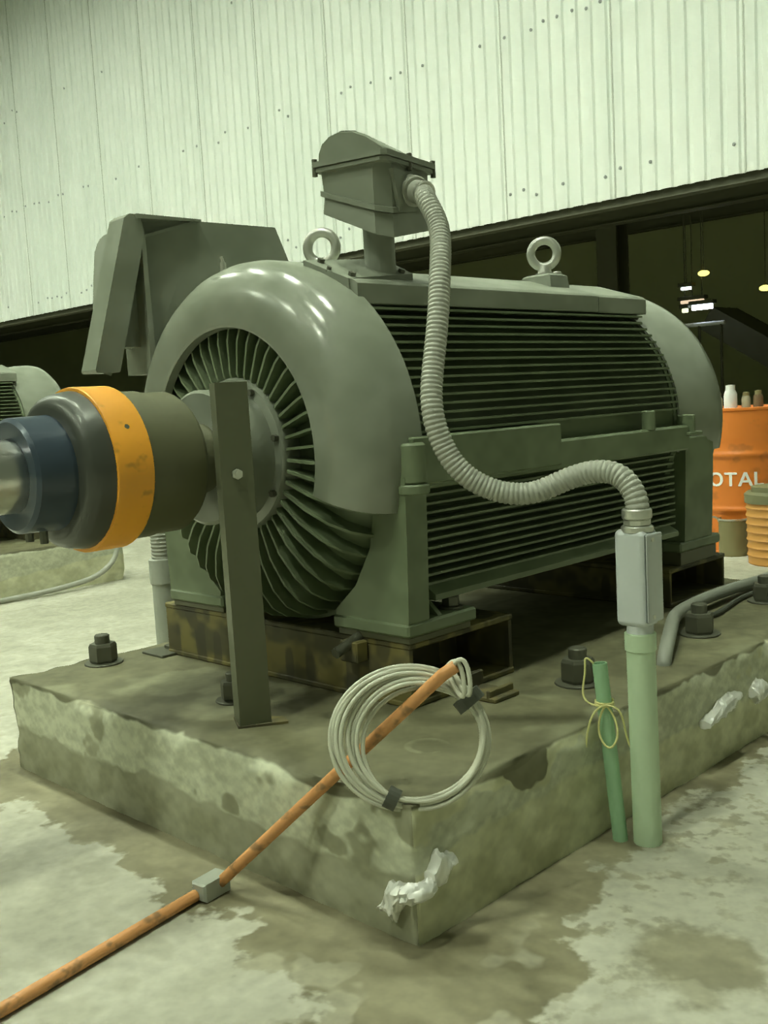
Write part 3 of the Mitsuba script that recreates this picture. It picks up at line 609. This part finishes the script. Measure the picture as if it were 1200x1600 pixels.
# ------------------------------------------------------------------ background: second motor and its plinth
DX, DY = -4.45, -.12
k2 = single('concrete_plinth', plinth_mesh(2.42, 1.65, PZ, .03, 5), 'plinth_concrete', 'pale concrete plinth at the left edge behind the shaft coupling', 'plinth', smooth=50, to_world=T().translate([DX, DY-.2, 0]))
M2 = thing('electric_motor', 'second grey motor in the background at the left edge of the photo', 'motor')
for k in motor_keys:
    if any(s in k for s in ('terminal', 'mounting_pad', 'radial_fin', 'lifting_eye')): continue
    scene[M2+k[len(M):]] = {**scene[k], 'to_world': T().translate([DX, DY, 0])}
for nm, y0, y1 in (('steel_crossbeam', .448, .865), ('steel_crossbeam', 1.80, 2.205)):
    single('steel_crossbeam', cat([box(-1.47, -.43, y0, y1, PZ, .445 if y0 < 1 else .415)]), 'rusty_steel', 'steel crossbeam under the %s feet of the background motor' % ('front' if y0 < 1 else 'rear'), 'beam', smooth=False, to_world=T().translate([DX, DY, 0]))
single('floor_cable', tube(spline([(-4.40, 2.05, .30), (-4.39, 2.03, .237), (-4.385, 1.985, .142), (-4.37, 1.867, .072), (-4.36, 1.734, .045), (-4.36, 1.523, .028), (-4.38, 1.245, .018), (-4.4, .6, .018), (-4.4, -.4, .018)], 120)[0], .016, 12), 'hose_grey', 'grey cable hanging off the background plinth and running along its foot', 'cable', smooth=True)

# ------------------------------------------------------------------ background right: drums, pail, can
dcx, dcy, R = -1.600, 4.775, .293
D = thing('oil_drum', 'orange steel oil drum with white lettering behind the motor at the right', 'drum')
pr = [(0, .02), (R-.012, .02), (R-.006, 0), (R+.002, .004), (R+.002, .016), (R-.004, .022)]
for zc in (.27, .60):
    pr += [(R-.004, zc-.03), (R+.006, zc-.012), (R+.009, zc), (R+.006, zc+.012), (R-.004, zc+.03)]
for zc in (.10, .17, .70, .78):
    pr += [(R-.004, zc-.012), (R-.001, zc), (R-.004, zc+.012)]
pr = sorted(pr[:6], key=lambda q: 0)+sorted(pr[6:], key=lambda q: q[1])+[(R-.004, .858), (R+.002, .864), (R+.002, .876), (R-.006, .88), (R-.012, .862), (0, .862)]
dm = trimesh.creation.revolve(np.array(pr), sections=72); dm.apply_translation((dcx, dcy, 0)); part(D, 'body', dm, 'drum_orange')
tm = meshkit.text_mesh('TOTAL', .078, .003, bold=True); tm = tm.subdivide_to_size(.02) if hasattr(tm, 'subdivide_to_size') else tm
v = tm.vertices.copy(); tw = v[:, 0].max()
az0 = math.atan2(CAM[1]-dcy, CAM[0]-dcx)
ang = az0-.26+(v[:, 0]-tw/2)*1.18/(R+.0)
rr = R-.004+v[:, 2]
tm.vertices = np.stack([dcx+rr*np.cos(ang), dcy+rr*np.sin(ang), .415+v[:, 1]], 1); 
part(D, 'lettering', tm, 'letter_white', False, label='white capital letters')
part(D, 'bung', cyl((dcx+.1, dcy-.15, .862), (dcx+.1, dcy-.15, .874), .03, 16), 'drum_orange')
def lathe_at(x, y, z, prof, n=28):
    m = trimesh.creation.revolve(np.array(prof), sections=n); m.apply_translation((x, y, z)); return m
bp = [(0, 0), (.030, 0), (.034, .006), (.034, .085), (.026, .105), (.013, .118), (.013, .135), (0, .135)]
BX, BY = dcx+.025, dcy-.16
for (dx, dy, s, m_, lab) in ((-.01, .0, 1.15, 'white_plastic', 'white plastic bottle standing among the clutter on the orange drum'),
                             (-.085, -.01, .80, 'jar_grey', 'small grey jar at the left on top of the orange drum'),
                             (.065, .05, .80, 'jar_grey', 'small grey jar right of the white bottle on the orange drum'),
                             (.125, .085, .85, 'rag_brown', 'brown jar at the right on top of the orange drum')):
    k = thing('bottle' if m_ == 'white_plastic' else 'jar', lab, 'bottle' if m_ == 'white_plastic' else 'jar')
    part(k, 'body', lathe_at(BX+dx, BY+dy, .862, [(r*s, z*s) for r, z in bp[:-3]]+[(0, .105*s)]), m_)
    part(k, 'cap', lathe_at(BX+dx, BY+dy, .862+.100*s, [(0, 0), (.024*s, 0), (.024*s, .032*s), (0, .036*s)]), 'white_plastic' if m_ == 'white_plastic' else 'can_olive')
# small can with a handle
cx, cy = -1.515, 4.475
CN = thing('metal_can', 'small olive metal can with a wire handle in front of the orange drum', 'can')
part(CN, 'body', lathe_at(cx, cy, 0, [(0, .004), (.080, .0), (.084, .006), (.084, .215), (.088, .222), (.082, .224), (.078, .21), (.078, .02), (0, .015)], 36), 'can_olive')
part(CN, 'rim', lathe_at(cx, cy, .212, [(.083, 0), (.089, .004), (.089, .012), (.082, .014), (.083, 0)], 36), 'zinc', label='bright metal rim')
hc = unit(V(-.74, -.67, 0))
part(CN, 'handle', tube(spline([V(cx, cy, .205)+hc*.084, V(cx, cy, .235)+hc*.11, V(cx, cy, .225)+hc*.16, V(cx, cy, .185)+hc*.18], 30)[0], .006, 8), 'zinc', True)
px_, py_ = -1.168, 4.33
PL = thing('orange_pail', 'ribbed dull orange pail with a dark lid at the right edge of the photo', 'pail')
pr = [(0, .004), (.165, 0), (.170, .006)]
for i in range(7): pr += [(.170+.001*i, .04+.045*i), (.177+.001*i, .052+.045*i), (.171+.001*i, .066+.045*i)]
pr += [(.178, .35), (0, .35)]
part(PL, 'body', lathe_at(px_, py_, 0, pr, 48), 'pail_orange')
part(PL, 'lid', lathe_at(px_, py_, .35, [(0, 0), (.186, 0), (.188, .01), (.188, .05), (.17, .065), (.15, .06), (.15, .09), (0, .09)], 48), 'pail_lid', label='dark lid')

# ------------------------------------------------------------------ background: dark hall beyond
for x, y, lab in ((-7.05, 12.2, 'dark steel column standing in the unlit hall behind the rear lifting eye'), (-13.0, 12.4, 'dark steel column in the unlit hall, left of the main terminal box')):
    w = .17
    single('steel_column', cat([box(x-w, x+w, y-.17, y-.15, 0, 4.6), box(x-w, x+w, y+.15, y+.17, 0, 4.6), box(x-.01, x+.01, y-.15, y+.15, 0, 4.6)]), 'structure_dark', lab, 'column', smooth=False)
for y, z, lab in ((10.2, 3.05, 'dark girder crossing the unlit hall behind the motor, nearer one'), (13.6, 3.45, 'dark girder crossing the unlit hall, farther one')):
    single('steel_girder', cat([box(-40, 3.9, y-.09, y+.09, z, z+.02), box(-40, 3.9, y-.09, y+.09, z+.28, z+.30), box(-40, 3.9, y-.008, y+.008, z+.02, z+.28)]), 'structure_dark', lab, 'girder', smooth=False)
# sloping conveyor at the right, far back
cvp = [(-5.9, 13.2, 1.95), (-3.2, 13.2, .3)]
d = unit(V(*cvp[1])-V(*cvp[0])); nz = V(-d[2], 0, d[0])
single('conveyor', hull([V(*p)+nz*a+V(0, b, 0) for p in cvp for a in (-.18, .18) for b in (-.4, .4)]), 'structure_dark', 'dark sloping conveyor frame far back in the hall at the right', 'conveyor', smooth=False)
def glow(name, mesh, rad, lab, grp=None):
    k = thing(name, lab, 'lamp', grp)
    part(k, 'tube' if name == 'fluorescent_lamp' else 'bulb', mesh, 'lamp_housing', False, emitter={'type': 'area', 'radiance': {'type': 'rgb', 'value': rad}})
    return k
def fl(x, z, w, h, rad, lab, y=12.0):
    k = glow('fluorescent_lamp', box(x-w/2, x+w/2, y-.03, y+.03, z-h/2, z+h/2, .01), rad, lab)
    part(k, 'housing', box(x-w/2-.03, x+w/2+.03, y-.05, y+.07, z+h/2, z+h/2+.05), 'structure_dark', False)
    part(k, 'hanger', cat([box(x-.006, x+.006, y-.006, y+.006, z+h/2+.05, 4.6)]), 'structure_dark', False)
fl(-5.545, 2.055, .30, .075, [3.2, 3.6, 4.2], 'brightest white fluorescent lamp in the dark hall at the right')
fl(-5.775, 2.330, .15, .045, [1.2, 1.5, 1.4], 'small pale lamp in the dark hall above the brightest lamp')
fl(-5.69, 2.145, .34, .045, [.55, .42, .28], 'dim orange lamp strip just above the brightest lamp')
fl(-5.80, 2.03, .08, .06, [.8, .9, .5], 'tiny lamp left of the brightest lamp')
def bulb(x, z, lab, y=12.0, r=.055):
    s = trimesh.creation.icosphere(2, r); s.vertices *= (1.5, 1, .75); s.apply_translation((x, y, z)); k = glow('pendant_lamp', s, [1.6, 1.35, .25], lab)
    part(k, 'cord', box(x-.005, x+.005, y-.005, y+.005, z+.03, 4.6), 'structure_dark', False)
bulb(-5.515, 2.505, 'small yellow lamp hanging above the white lamps in the dark hall')
bulb(-4.655, 2.21, 'small yellow lamp at the right edge of the dark hall')
bulb(-11.25, 3.70, 'small yellow lamp seen between the terminal box neck and the conduit', r=.09)
rl = thing('handrail', 'pale handrail in the dark hall right of the rear cowl', 'handrail')
part(rl, 'rail', cyl((-6.0, 12.05, 1.825), (-5.25, 12.05, 1.825), .028, 10), 'white_plastic')
for x in (-5.95, -5.62, -5.3): part(rl, 'stanchion', cyl((x, 12.05, 0), (x, 12.05, 1.82), .02, 8), 'structure_dark')
